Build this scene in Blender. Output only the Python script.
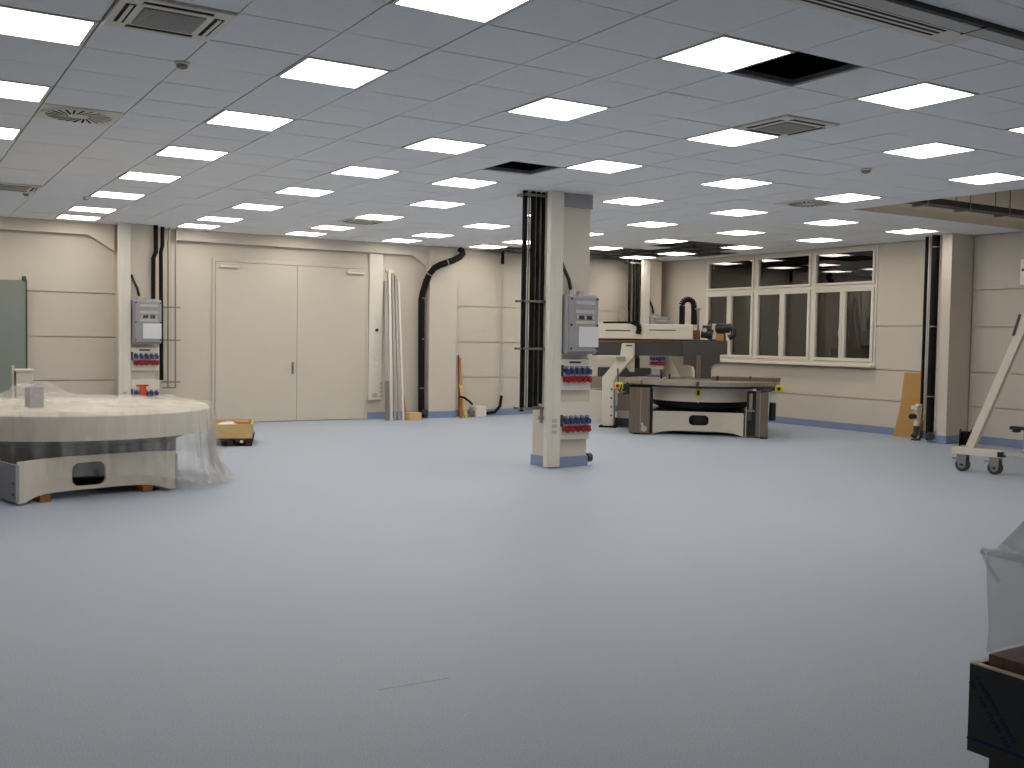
import bpy, math, random
from mathutils import Vector, Matrix
random.seed(7)
for o in list(bpy.data.objects): bpy.data.objects.remove(o)
S = bpy.context.scene; COL = S.collection
R = math.radians

# ------------------------------------------------------------------ camera
CH = 1.58                      # camera height
FPX, PIT, ROL, YAW = 1016.36, -0.04381, 0.01572, -0.55606
def _turn(d):
    x, y, z = d
    c, s = math.cos(PIT), math.sin(PIT); y, z = c*y - s*z, s*y + c*z
    c, s = math.cos(YAW), math.sin(YAW); x, y = c*x - s*y, s*x + c*y
    return Vector((x, y, z))
cr, sr = math.cos(ROL), math.sin(ROL)
RIGHT, UP, FWD = _turn((cr, 0, sr)), _turn((-sr, 0, cr)), _turn((0, 1, 0))
cam = bpy.data.cameras.new('camera'); cam.sensor_width = 36; cam.lens = FPX/1024*36
cam.clip_start = .05; cam.clip_end = 200
co = bpy.data.objects.new('camera', cam); COL.objects.link(co)
co.matrix_world = Matrix(((RIGHT.x, UP.x, -FWD.x, 0), (RIGHT.y, UP.y, -FWD.y, 0), (RIGHT.z, UP.z, -FWD.z, CH), (0, 0, 0, 1)))
S.camera = co
def ray(x, y): return FWD + RIGHT*((x-512)/FPX) + UP*(-(y-384)/FPX)
def AZ(x, y, z):               # the point of a pixel on a level plane
    d = ray(x, y); t = (z-CH)/d.z; return Vector((d.x*t, d.y*t, z))
def AV(x, y, v):               # on a plane parallel to the back wall
    d = ray(x, y); t = v/d.y; return Vector((d.x*t, v, CH+d.z*t))
def AU(x, y, u):               # on a plane parallel to the window wall
    d = ray(x, y); t = u/d.x; return Vector((u, d.y*t, CH+d.z*t))
def px(P):
    d = Vector(P) - Vector((0, 0, CH)); f = d.dot(FWD)
    return (512+FPX*d.dot(RIGHT)/f, 384-FPX*d.dot(UP)/f, f)

# ------------------------------------------------------------------ world and exposure (night outside, the room is lit by its ceiling panels)
w = bpy.data.worlds.new('night'); S.world = w; w.use_nodes = True
w.node_tree.nodes['Background'].inputs[0].default_value = (.010, .011, .014, 1)
w.node_tree.nodes['Background'].inputs[1].default_value = 1
PANEL = 9.6
S.view_settings.view_transform = 'Standard'; S.view_settings.look = 'None'
S.view_settings.exposure = 0; S.view_settings.gamma = 1; S.view_settings.use_curve_mapping = False

# ------------------------------------------------------------------ materials
def lin(c): return tuple((v/255/12.92 if v/255 <= .04045 else ((v/255+.055)/1.055)**2.4) for v in c)
MATS = {}
def mat(name, rgb, rough=.6, metal=0, var=.06, scale=6, bump=0, spec=.5, detail=4, emis=0, stretch=None):
    if name in MATS: return MATS[name]
    m = bpy.data.materials.new(name); m.use_nodes = True; nt = m.node_tree; b = nt.nodes['Principled BSDF']
    c = lin(rgb)
    tc = nt.nodes.new('ShaderNodeTexCoord'); n = nt.nodes.new('ShaderNodeTexNoise')
    n.inputs['Scale'].default_value = scale; n.inputs['Detail'].default_value = detail
    if stretch:
        mp = nt.nodes.new('ShaderNodeMapping'); mp.inputs['Scale'].default_value = stretch
        nt.links.new(tc.outputs['Object'], mp.inputs[0]); nt.links.new(mp.outputs[0], n.inputs['Vector'])
    else: nt.links.new(tc.outputs['Object'], n.inputs['Vector'])
    rp = nt.nodes.new('ShaderNodeValToRGB')
    rp.color_ramp.elements[0].position = .3; rp.color_ramp.elements[1].position = .7
    rp.color_ramp.elements[0].color = tuple(max(0, v*(1-var)) for v in c)+(1,)
    rp.color_ramp.elements[1].color = tuple(min(1, v*(1+var)) for v in c)+(1,)
    nt.links.new(n.outputs['Fac'], rp.inputs[0]); nt.links.new(rp.outputs[0], b.inputs['Base Color'])
    b.inputs['Roughness'].default_value = rough; b.inputs['Metallic'].default_value = metal
    b.inputs['Specular IOR Level'].default_value = spec
    if bump:
        bp = nt.nodes.new('ShaderNodeBump'); bp.inputs['Strength'].default_value = bump; bp.inputs['Distance'].default_value = .01
        nt.links.new(n.outputs['Fac'], bp.inputs['Height']); nt.links.new(bp.outputs[0], b.inputs['Normal'])
    if emis:
        b.inputs['Emission Color'].default_value = (1, .93, .83, 1); b.inputs['Emission Strength'].default_value = emis
    MATS[name] = m; return m
M_wall = mat('wall_paint', (213, 204, 190), .75, var=.02, scale=1.5)
M_white = mat('white_lacquer', (228, 222, 210), .45, var=.02, scale=3)
M_door = mat('door_paint', (211, 203, 188), .5, var=.015, scale=2)
M_tile = mat('ceiling_tile_fibre', (240, 240, 241), .85, var=.025, scale=30, bump=.05)
M_tbar = mat('grid_bar_grey', (120, 122, 126), .6, var=.03)
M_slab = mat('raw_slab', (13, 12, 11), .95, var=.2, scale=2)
M_beige = mat('beige_plaster', (236, 222, 194), .8, var=.04, scale=2)
M_skirt = mat('blue_vinyl_skirting', (134, 150, 184), .5, var=.04, scale=4)
M_black = mat('black_insulation', (15, 13, 12), .75, var=.2, scale=9, spec=.25)
M_blackp = mat('black_plastic', (30, 29, 29), .35, var=.1, scale=9)
M_steel = mat('galvanised_steel', (150, 148, 143), .4, .8, var=.08, scale=14)
M_stain = mat('brushed_stainless', (138, 124, 110), .33, .85, var=.14, scale=5, stretch=(14, 14, .7))
M_alu = mat('aluminium_bar', (178, 175, 168), .35, .6, var=.05, scale=5)
M_dkgrey = mat('dark_grey_paint', (68, 66, 64), .5, var=.05, scale=5)
M_mach = mat('machine_cream', (220, 212, 196), .42, var=.025, scale=4)
M_plate = mat('ground_steel_plate', (172, 164, 148), .38, .55, var=.08, scale=8)
M_grey = mat('box_grey', (158, 158, 162), .45, var=.04, scale=6)
M_lgrey = mat('pale_grey', (190, 188, 184), .5, var=.03)
M_paper = mat('paper', (226, 226, 228), .8, var=.02)
M_blue = mat('socket_blue', (50, 64, 112), .45, var=.06)
M_red = mat('socket_red', (148, 26, 36), .5, var=.06)
M_orange = mat('orange_plastic', (214, 84, 34), .5, var=.06)
M_orstrip = mat('orange_brown_seal', (120, 66, 40), .6, var=.2, scale=10)
M_yellow = mat('yellow_plastic', (226, 206, 40), .45, var=.05)
M_wood = mat('light_wood', (214, 182, 122), .65, var=.10, scale=4, stretch=(1, 12, 12))
M_block = mat('wood_block', (150, 102, 52), .7, var=.12, scale=9)
M_dwood = mat('dark_pallet', (44, 38, 34), .8, var=.2, scale=7)
M_board = mat('tan_board', (186, 142, 84), .75, var=.05, scale=3)
M_panelg = mat('grey_green_panel', (136, 142, 134), .6, var=.02, scale=2)
M_taupe = mat('taupe_grille', (150, 140, 122), .6, var=.08, scale=30)
M_dark = mat('dark_opening', (34, 30, 26), .8, var=.15)
M_film_steel = mat('filmed_steel', (66, 69, 73), .38, .25, var=.06, scale=7)
M_ink = mat('blue_ink', (28, 32, 84), .5, var=.05)
M_brown = mat('red_brown_pad', (132, 106, 96), .85, var=.25, scale=30, bump=.3)
M_rubber = mat('grey_rubber', (62, 60, 58), .6, var=.08)
M_core = mat('blue_grey_core', (58, 62, 74), .5, .3, var=.1)
M_lamp = mat('diffuser_glow', (250, 250, 248), .5, var=0, emis=PANEL)

def floor_mat():
    m = bpy.data.materials.new('blue_grey_vinyl'); m.use_nodes = True; nt = m.node_tree; b = nt.nodes['Principled BSDF']
    tc = nt.nodes.new('ShaderNodeTexCoord')
    def noise(sc, det):
        n = nt.nodes.new('ShaderNodeTexNoise'); n.inputs['Scale'].default_value = sc; n.inputs['Detail'].default_value = det
        nt.links.new(tc.outputs['Object'], n.inputs['Vector']); return n
    n1, n2, n3 = noise(160, 2), noise(.5, 3), noise(28, 4)
    r1 = nt.nodes.new('ShaderNodeValToRGB'); e = r1.color_ramp.elements
    e[0].position = .36; e[0].color = lin((157, 167, 182))+(1,); e[1].position = .62; e[1].color = lin((184, 194, 209))+(1,)
    nt.links.new(n1.outputs['Fac'], r1.inputs[0])
    mx = nt.nodes.new('ShaderNodeMix'); mx.data_type = 'RGBA'; mx.blend_type = 'MULTIPLY'; mx.inputs['Factor'].default_value = .35
    r2 = nt.nodes.new('ShaderNodeValToRGB'); e = r2.color_ramp.elements
    e[0].position = .3; e[0].color = (.86, .87, .9, 1); e[1].position = .7; e[1].color = (1, 1, 1, 1)
    nt.links.new(n2.outputs['Fac'], r2.inputs[0]); nt.links.new(r1.outputs[0], mx.inputs['A']); nt.links.new(r2.outputs[0], mx.inputs['B'])
    nt.links.new(mx.outputs['Result'], b.inputs['Base Color'])
    mr = nt.nodes.new('ShaderNodeMapRange'); mr.inputs['To Min'].default_value = .46; mr.inputs['To Max'].default_value = .6
    nt.links.new(n3.outputs['Fac'], mr.inputs['Value']); nt.links.new(mr.outputs[0], b.inputs['Roughness'])
    b.inputs['Specular IOR Level'].default_value = .4
    bp = nt.nodes.new('ShaderNodeBump'); bp.inputs['Strength'].default_value = .06; bp.inputs['Distance'].default_value = .002
    nt.links.new(n3.outputs['Fac'], bp.inputs['Height']); nt.links.new(bp.outputs[0], b.inputs['Normal'])
    return m
M_floor = floor_mat()
def film_mat(name, dens, tint=(.92, .9, .86), scale=5, streak=(1, 1, 1), crease=3):
    m = bpy.data.materials.new(name); m.use_nodes = True; nt = m.node_tree; b = nt.nodes['Principled BSDF']; out = nt.nodes['Material Output']
    b.inputs['Base Color'].default_value = tint+(1,); b.inputs['Roughness'].default_value = .18; b.inputs['Specular IOR Level'].default_value = .8
    tr = nt.nodes.new('ShaderNodeBsdfTransparent'); mx = nt.nodes.new('ShaderNodeMixShader')
    tc = nt.nodes.new('ShaderNodeTexCoord'); mp = nt.nodes.new('ShaderNodeMapping'); mp.inputs['Scale'].default_value = streak
    n = nt.nodes.new('ShaderNodeTexNoise'); n.inputs['Scale'].default_value = scale; n.inputs['Detail'].default_value = 2
    nt.links.new(tc.outputs['Object'], mp.inputs[0]); nt.links.new(mp.outputs[0], n.inputs['Vector'])
    rp = nt.nodes.new('ShaderNodeValToRGB'); e = rp.color_ramp.elements            # mostly clear, a few milky creases
    e[0].position = .30; e[0].color = (dens*.6,)*3+(1,); e[1].position = .55; e[1].color = (dens,)*3+(1,)
    k = e.new(.80); k.color = (min(1, dens*crease),)*3+(1,)
    nt.links.new(n.outputs['Fac'], rp.inputs[0]); nt.links.new(rp.outputs[0], mx.inputs[0])
    bp = nt.nodes.new('ShaderNodeBump'); bp.inputs['Strength'].default_value = .35; bp.inputs['Distance'].default_value = .02
    nt.links.new(n.outputs['Fac'], bp.inputs['Height']); nt.links.new(bp.outputs[0], b.inputs['Normal'])
    nt.links.new(tr.outputs[0], mx.inputs[1]); nt.links.new(b.outputs[0], mx.inputs[2]); nt.links.new(mx.outputs[0], out.inputs[0])
    return m
M_film = film_mat('clear_film', .17, (.86, .84, .80), 6, (1.6, 1.6, .12), 2.2)
M_hood = film_mat('milky_film', .26, (.80, .79, .76), 3)
def glass_mat():
    m = bpy.data.materials.new('window_glass'); m.use_nodes = True; nt = m.node_tree; out = nt.nodes['Material Output']
    nt.nodes.remove(nt.nodes['Principled BSDF'])
    tr = nt.nodes.new('ShaderNodeBsdfTransparent'); tr.inputs[0].default_value = (.75, .78, .76, 1)
    gl = nt.nodes.new('ShaderNodeBsdfGlossy'); gl.inputs['Roughness'].default_value = .015; gl.inputs[0].default_value = (.95, .92, .88, 1)
    fr = nt.nodes.new('ShaderNodeFresnel'); fr.inputs[0].default_value = 2.05
    n = nt.nodes.new('ShaderNodeTexNoise'); n.inputs['Scale'].default_value = 1.2
    bp = nt.nodes.new('ShaderNodeBump'); bp.inputs['Strength'].default_value = .01; bp.inputs['Distance'].default_value = .01
    nt.links.new(n.outputs['Fac'], bp.inputs['Height']); nt.links.new(bp.outputs[0], gl.inputs['Normal'])
    mx = nt.nodes.new('ShaderNodeMixShader')
    nt.links.new(fr.outputs[0], mx.inputs[0]); nt.links.new(tr.outputs[0], mx.inputs[1]); nt.links.new(gl.outputs[0], mx.inputs[2]); nt.links.new(mx.outputs[0], out.inputs[0])
    return m
M_glass = glass_mat()

# ------------------------------------------------------------------ mesh builder
class MB:
    def __init__(self): self.v = []; self.f = []
    def add(self, vs, fs):
        b = len(self.v); self.v += [tuple(x) for x in vs]; self.f += [tuple(b+i for i in q) for q in fs]; return self
    def box(self, x0, x1, y0, y1, z0, z1):
        return self.add([(x0,y0,z0),(x1,y0,z0),(x1,y1,z0),(x0,y1,z0),(x0,y0,z1),(x1,y0,z1),(x1,y1,z1),(x0,y1,z1)],
                        [(0,3,2,1),(4,5,6,7),(0,1,5,4),(1,2,6,5),(2,3,7,6),(3,0,4,7)])
    def bar(self, p, q, w, h, up=(0, 0, 1)):       # box beam from p to q, w across, h along up
        p, q = Vector(p), Vector(q); d = (q-p).normalized(); s = d.cross(Vector(up))
        if s.length < 1e-4: s = d.cross(Vector((0, 1, 0)))
        s.normalize(); u = s.cross(d).normalized()
        vs = []
        for c in (p, q): vs += [c-s*w/2-u*h/2, c+s*w/2-u*h/2, c+s*w/2+u*h/2, c-s*w/2+u*h/2]
        return self.add(vs, [(0,1,2,3),(7,6,5,4),(0,4,5,1),(1,5,6,2),(2,6,7,3),(3,7,4,0)])
    def tube(self, pts, r, n=12, cap=True, radii=None):
        pts = [Vector(p) for p in pts]; b = len(self.v); N = len(pts); s = None
        for i, p in enumerate(pts):
            d = (pts[min(i+1, N-1)]-pts[max(i-1, 0)]).normalized()
            if s is None:
                s = d.cross(Vector((0, 0, 1)))
                if s.length < .05: s = d.cross(Vector((0, 1, 0)))
            s = (s-d*s.dot(d)).normalized(); t = d.cross(s); rr = radii[i] if radii else r
            for k in range(n):
                a = 2*math.pi*k/n; self.v.append(tuple(p+(s*math.cos(a)+t*math.sin(a))*rr))
        for i in range(N-1):
            for k in range(n):
                a, c = b+i*n+k, b+i*n+(k+1) % n; self.f.append((a, c, c+n, a+n))
        if cap: self.f.append(tuple(b+k for k in range(n))[::-1]); self.f.append(tuple(b+(N-1)*n+k for k in range(n)))
        return self
    def lathe(self, prof, c=(0, 0, 0), n=40):      # prof of (r, z) turned about the vertical
        b = len(self.v)
        for r, z in prof:
            for k in range(n):
                a = 2*math.pi*k/n; self.v.append((c[0]+r*math.cos(a), c[1]+r*math.sin(a), c[2]+z))
        for i in range(len(prof)-1):
            for k in range(n):
                a, d = b+i*n+k, b+i*n+(k+1) % n; self.f.append((a, d, d+n, a+n))
        self.f.append(tuple(b+k for k in range(n))[::-1]); self.f.append(tuple(b+(len(prof)-1)*n+k for k in range(n)))
        return self
    def prism(self, poly, y0, y1):                 # outline in x,z pushed through y
        n = len(poly); b = len(self.v)
        self.v += [(x, y0, z) for x, z in poly]+[(x, y1, z) for x, z in poly]
        self.f.append(tuple(b+i for i in range(n))); self.f.append(tuple(b+n+i for i in range(n))[::-1])
        for i in range(n):
            j = (i+1) % n; self.f.append((b+i, b+n+i, b+n+j, b+j))
        return self
    def zprism(self, poly, z0, z1):
        n = len(poly); b = len(self.v)
        self.v += [(x, y, z0) for x, y in poly]+[(x, y, z1) for x, y in poly]
        self.f.append(tuple(b+i for i in range(n))[::-1]); self.f.append(tuple(b+n+i for i in range(n)))
        for i in range(n):
            j = (i+1) % n; self.f.append((b+i, b+j, b+n+j, b+n+i))
        return self
    def mesh(self, name, m, smooth=False):
        me = bpy.data.meshes.new(name); me.from_pydata(self.v, [], self.f); me.update()
        import bmesh
        bm = bmesh.new(); bm.from_mesh(me); bmesh.ops.recalc_face_normals(bm, faces=bm.faces); bm.to_mesh(me); bm.free()
        if m: me.materials.append(m)
        if smooth:
            for p in me.polygons: p.use_smooth = True
            me.set_sharp_from_angle(angle=R(40))
        return me
    def build(self, name, m, parent=None, smooth=False, loc=None, bevel=0):
        o = bpy.data.objects.new(name, self.mesh(name, m, smooth)); COL.objects.link(o); o.parent = parent
        if loc is not None: o.location = loc
        if bevel:
            bv = o.modifiers.new('bevel', 'BEVEL'); bv.width = bevel; bv.segments = 2; bv.limit_method = 'ANGLE'
        return o
def tag(o, label=None, cat=None, group=None, kind=None):
    if label: o['label'] = label
    if cat: o['category'] = cat
    if group: o['group'] = group
    if kind: o['kind'] = kind
    return o
def thing(name, label, cat, loc=(0, 0, 0), rz=0, group=None, kind=None):
    o = bpy.data.objects.new(name, None); o.empty_display_size = .1; COL.objects.link(o)
    o.location = loc; o.rotation_euler = (0, 0, rz); return tag(o, label, cat, group, kind)
def arc(c, r, a0, a1, n, ax=0, ay=2):
    out = []
    for i in range(n+1):
        a = R(a0+(a1-a0)*i/n); p = list(c); p[ax] += r*math.cos(a); p[ay] += r*math.sin(a); out.append(tuple(p))
    return out
def rrect(x0, x1, z0, z1, r, n=5):
    out = []
    for cx, cz, a in ((x1-r, z1-r, 0), (x0+r, z1-r, 90), (x0+r, z0+r, 180), (x1-r, z0+r, 270)):
        for i in range(n+1):
            t = R(a+90*i/n); out.append((cx+r*math.cos(t), cz+r*math.sin(t)))
    return out

# ------------------------------------------------------------------ the room shell
ZC = CH+1.8133; ZS = ZC+.75           # ceiling, raw slab
U1, V1, U0, V0 = 15.2, 18.15, -6.0, -3.0
OU, OV, T = 2.6711, 4.8276, .625      # tile grid
gu = lambda i: OU+i*T
gv = lambda j: OV+j*T
fl = tag(MB().box(U0, U1, V0, V1, -.2, 0).build('floor', M_floor), 'pale blue-grey speckled vinyl floor of the hall', 'floor', kind='structure')
a, b = AZ(378, 690, 0), AZ(450, 678, 0)
MB().bar(a+Vector((0, 0, .0006)), b+Vector((0, 0, .0006)), .004, .001).build('scuff_mark', M_grey, fl)

# back wall with its raised panels
wb = tag(MB().box(U0-.2, 1.2, V1+.02, V1+.25, -.2, ZS).box(1.2, 3.36, V1+.02, V1+.25, -.2, ZS).box(3.36, 9.92, V1, V1+.25, -.2, ZS).box(9.92, 14.2, V1+.02, V1+.25, -.2, ZS).box(14.2, U1+.2, V1, V1+.25, -.2, ZS).build('wall_back', M_wall), 'cream painted back wall with the big double door', 'wall', kind='structure')
def wpanel(parent, x0, x1, z0, z1, face, pos):
    g = .009; h = .0005                             # open horizontal joints, tight vertical ones
    m = MB()
    if face == 'v': m.box(x0+h, x1-h, pos-.012, pos+.02, z0+g, z1-g)
    else: m.box(pos-.012, pos+.02, x0+h, x1-h, z0+g, z1-g)
    return m.build('wall_panel', M_wall, parent)
ZB = [.0, .79, 1.51, 2.24, ZC]
for k in range(4):
    for x0, x1 in ((U0, 1.2), (1.2, 3.36), (9.92, 11.9), (11.9, 14.2)):
        wpanel(wb, x0, x1, ZB[k], ZB[k+1], 'v', V1)
# window wall: backing with an opening, panels
WV0, WV1, WZ0, WZ1 = 12.08, 16.52, 1.22, 3.375
m = MB(); m.box(U1+.02, U1+.3, V0, WV0, -.2, ZS); m.box(U1+.02, U1+.3, WV1, V1+.25, -.2, ZS)
m.box(U1+.02, U1+.3, WV0, WV1, -.2, WZ0); m.box(U1, U1+.3, WV0, WV1, WZ1, ZS)
wr = tag(m.build('wall_right', M_wall), 'cream panelled wall with the long window band', 'wall', kind='structure')
ZR = [0, .60, 1.16, 1.9, 2.5, ZC]
for v0, v1, seg in ((-3, 1, 'n'), (1, 5.2, 'n'), (5.2, 10.2, 'n'), (10.40, 12.08, 'f'), (12.08, 16.52, 'w'), (16.52, 18.15, 'f')):
    zz = ZR if seg == 'n' else [0, .60, 1.14, 1.92, ZC]
    if seg == 'w': zz = [0, .60, 1.14]
    for k in range(len(zz)-1): wpanel(wr, v0, v1, zz[k], zz[k+1], 'u', U1)
tag(MB().box(U0-.25, U0, V0-.2, V1+.2, -.2, ZS).build('wall_left', M_wall), 'plain cream side wall opposite the windows', 'wall', kind='structure')
tag(MB().box(U0-.2, U1+.2, V0-.25, V0, -.2, ZS).build('wall_front', M_wall), 'plain cream end wall facing the double door', 'wall', kind='structure')

# ceiling: raw slab, grid bars, tiles
HOLE_U, HOLE_V0, HOLE_V1 = gu(13.5), gv(.5), gv(7.08)
IMIN, IMAX, JMIN, JMAX = -13, 20, -12, 21
missing = {(4, 0), (5, 7)} | {(16,15),(17,15),(16,16),(17,16),(18,16),(17,17),(18,17),(16,18),(17,18),(16,19),(17,19),(18,19),(15,19),(14,19),
    (15,20),(16,20),(17,20),(14,20),(15,21),(16,21),(17,21),(14,21),(13,21),(19,17),(19,18),(13,20),(18,21)}
LIGHTS = []
for i in range(-3, 19, 3):
    for j in (0, 3, 6, 9, 12, 15, 18, 20):
        q = (i, j)
        if q == (6, 9): q = (5, 9)
        if q == (9, 3): q = (9, 2)
        if i >= 15 and j <= 6: continue
        if q == (12, 0): q = (12, -1)
        LIGHTS.append(q)
LIGHTS += [(15, -1), (18, -1)]  # two unseen panels added to brighten the window wall
AIRC = [(-2, 2), (6, 2), (-2, 15), (6, 16)]; SWIRL = [(-2, 7), (12, 7)]
used = set(LIGHTS) | set(AIRC) | set(SWIRL)
m = MB()
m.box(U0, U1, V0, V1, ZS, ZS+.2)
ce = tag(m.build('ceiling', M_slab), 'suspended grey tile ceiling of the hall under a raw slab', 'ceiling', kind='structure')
m = MB()
for i in range(IMIN, IMAX+2):
    u = gu(i-.5)
    if U0 < u < U1:
        if u > HOLE_U+.05: m.box(u-.012, u+.012, V0, HOLE_V0, ZC+.012, ZC+.045).box(u-.012, u+.012, HOLE_V1, V1, ZC+.012, ZC+.045)
        else: m.box(u-.012, u+.012, V0, V1, ZC+.012, ZC+.045)
for j in range(JMIN, JMAX+2):
    v = gv(j-.5)
    if V0 < v < V1:
        x1 = HOLE_U if HOLE_V0 < v < HOLE_V1 else U1
        m.box(U0, x1, v-.012, v+.012, ZC+.013, ZC+.046)
tag(m.build('grid_bar', M_tbar, ce), kind='stuff')
cells = []
for i in range(IMIN, IMAX+1):
    for j in range(JMIN, JMAX+1):
        if (i, j) in used or (i, j) in missing: continue
        u0, u1, v0, v1 = max(gu(i-.5), U0), min(gu(i+.5), U1), max(gv(j-.5), V0), min(gv(j+.5), V1)
        if u1-u0 < .05 or v1-v0 < .05: continue
        if i >= 14 and 1 <= j <= 7:
            if j < 7: continue
            v0 = HOLE_V1
        spans = [(v0, v1)]
        if j == -2 and u0 > 1.8:                                  # cut by the ceiling rail; part of it carries the slot diffuser
            spans = [(v0, 3.508)]
            if u0 > 5.4: spans.append((3.664, v1))
        for v0, v1 in spans:
            c = ((u0+u1)/2, (v0+v1)/2)
            x, y, f = px((c[0], c[1], ZC)); vis = f > .5 and -90 < x < 1114 and -50 < y < 300
            cells.append((0 if vis else 1, math.hypot(*c), c, round(u1-u0-.010, 4), round(v1-v0-.010, 4)))
cells.sort(); cache = {}; rest = MB()
for n, (_, _, c, wu, wv) in enumerate(cells):
    dz = random.uniform(-.0015, .0015); tx, ty = random.uniform(-.0035, .0035), random.uniform(-.0035, .0035)
    if n < 298:
        if (wu, wv) not in cache: cache[wu, wv] = MB().box(-wu/2, wu/2, -wv/2, wv/2, 0, .014).mesh('ceiling_tile', M_tile)
        o = bpy.data.objects.new('ceiling_tile', cache[wu, wv]); COL.objects.link(o); o.parent = ce
        o.location = (c[0], c[1], ZC+dz); o.rotation_euler = (tx, ty, 0)
    else: rest.box(c[0]-wu/2, c[0]+wu/2, c[1]-wv/2, c[1]+wv/2, ZC+dz, ZC+.014+dz)
tag(rest.build('ceiling_tile', M_tile, ce), kind='stuff')

# bulkhead beams, the plaster face in the ceiling opening, skirting
def beam(n, x0, x1, hl, hr, label):
    pr = [(x0, ZC), (x0, 3.2-(.25 if hl else 0))]
    if hl: pr.append((x0+.4, 3.2))
    if hr: pr += [(x1-.4, 3.2), (x1, 2.95)]
    else: pr.append((x1, 3.2))
    pr.append((x1, ZC))
    return tag(MB().prism(pr, V1-.14, V1-.0125).build('trim_%d' % n, M_wall), label, 'beam', kind='structure')
beam(1, U0, 3.33, False, True, 'cream bulkhead beam above the grey-green panel')
beam(2, 4.35, 9.26, False, True, 'cream bulkhead beam above the double door')
cv_ = []                                            # cove curving up from the far edge of the opening
for k in range(9):
    t = k/8; cv_.append((HOLE_V1-1.15*t**1.5, ZC+.004+.60*t**.9))
m = MB(); n = len(cv_)
for (va, za), (vb_, zb2) in zip(cv_, cv_[1:]):
    m.add([(HOLE_U, va, za), (U1+.015, va, za), (U1+.015, vb_, zb2), (HOLE_U, vb_, zb2), (HOLE_U, va, za+.05), (U1+.015, va, za+.05), (U1+.015, vb_, zb2+.05), (HOLE_U, vb_, zb2+.05)],
          [(0,1,2,3),(7,6,5,4),(0,4,5,1),(1,5,6,2),(2,6,7,3),(3,7,4,0)])
m.box(HOLE_U, U1+.015, HOLE_V0, cv_[-1][0], cv_[-1][1], cv_[-1][1]+.05)
m.box(HOLE_U-.05, HOLE_U, HOLE_V0, HOLE_V1, ZC+.05, ZS).box(HOLE_U, U1, HOLE_V0-.05, HOLE_V0, ZC+.05, ZS)  # unseen shaft sides, added with the top to bounce light onto the plaster
tag(m.build('trim_3', M_beige), 'beige plaster cove inside the ceiling opening', 'cove', kind='structure')
def skirt(n, x0, x1, y0, y1, label): return tag(MB().box(x0, x1, y0, y1, 0, .13).build(n, M_skirt, bevel=.003), label, 'skirting', kind='structure')
skirt('baseboard_back', U0, 5.0, V1-.028, V1-.012, 'blue skirting left of the double door')
skirt('baseboard_back', 7.97, 9.26, V1-.018, V1-.001, 'blue skirting between door and plain column')
skirt('baseboard_back', 9.92, U1, V1-.028, V1-.012, 'blue skirting right of the plain column')
skirt('baseboard_right', U1-.028, U1-.012, 10.42, V1-.03, 'blue skirting under the window')
skirt('baseboard_right', U1-.028, U1-.012, V0, 10.19, 'blue skirting behind the wheeled frame')

# double door
d = thing('door_1', 'tall cream double door with steel closers', 'door', (0, V1, 0), kind='structure')
D0, DM, D1, DH = 5.04, 6.55, 7.93, 2.88
MB().prism([(D0-.05, .0), (D0, .0), (D0, DH), (D1, DH), (D1, 0), (D1+.05, 0), (D1+.05, DH+.06), (D0-.05, DH+.06)], -.03, -.001).build('door_frame', M_door, d, bevel=.003)
for x0, x1, hx in ((D0+.006, DM-.004, DM-.08), (DM+.004, D1-.006, None)):
    l = MB().box(x0, x1, -.045 if hx else -.04, -.002, .012, DH-.008).build('door_leaf', M_door, d, bevel=.002)
    if hx:
        MB().box(hx-.022, hx+.022, -.055, -.045, .88, 1.10).box(hx-.012, hx+.012, -.085, -.055, .93, 1.05).build('handle', M_steel, l)
for x0, x1 in ((D0+.06, D0+.42), (D1-.42, D1-.06)):
    MB().box(x0, x1, -.09, -.046, DH-.10, DH-.055).bar((x0, -.11, DH-.03), (x1, -.07, DH-.03), .02, .012).build('door_closer', M_white, d)
o = tag(MB().box(7.985, 8.26, -.07, 0, .37, 3.19).build('wall_trunking', M_white, loc=(0, V1, 0), bevel=.006), 'wide white wall trunking beside the double door', 'trunking')
for z in (1.02, 1.13): MB().box(8.09, 8.18, -.082, -.07, z, z+.08).build('switch', M_white, o, bevel=.004)
MB().tube([(8.14, -.07, 1.72), (8.14, -.095, 1.72)], .03, 14).build('key_switch', M_blackp, o)
for z in (.42, .5, .58, .66): MB().box(8.22, 8.28, -.08, -.07, z, z+.05).build('outlet', M_lgrey, o)
MB().box(8.06, 8.16, -.08, -.07, .42, .5).build('outlet', M_lgrey, o)

# windows
wn = thing('window_1', 'long white framed window band with three bays, dark outside', 'window', (U1, 0, 0), kind='structure')
BV = [12.08, 13.56, 15.06, 16.52]
m = MB(); fw = .038; ZT0, ZT1 = 2.625, 2.685
m.box(-.03, .1, WV0, WV1, WZ0, WZ0+.05).box(-.03, .1, WV0, WV1, WZ1-.045, WZ1).box(-.03, .1, WV0, WV1, ZT0, ZT1)
for k, v in enumerate(BV):
    a_, b_ = (v, v+fw) if k == 0 else (v-fw, v) if k == 3 else (v-fw, v+fw)
    m.box(-.03, .1, a_, b_, WZ0+.05, ZT0).box(-.03, .1, a_, b_, ZT1, WZ1-.045)
m.build('window_frame', M_white, wn)
def sash(v0, v1, z0, z1, t=.058):
    s = MB().box(-.055, .05, v0, v1, z0, z0+t).box(-.055, .05, v0, v1, z1-t, z1).box(-.055, .05, v0, v0+t, z0+t, z1-t).box(-.055, .05, v1-t, v1, z0+t, z1-t).build('sash', M_white, wn)
    MB().box(-.004, .004, v0+t, v1-t, z0+t, z1-t).build('pane', M_glass, s)
    return s
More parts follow.
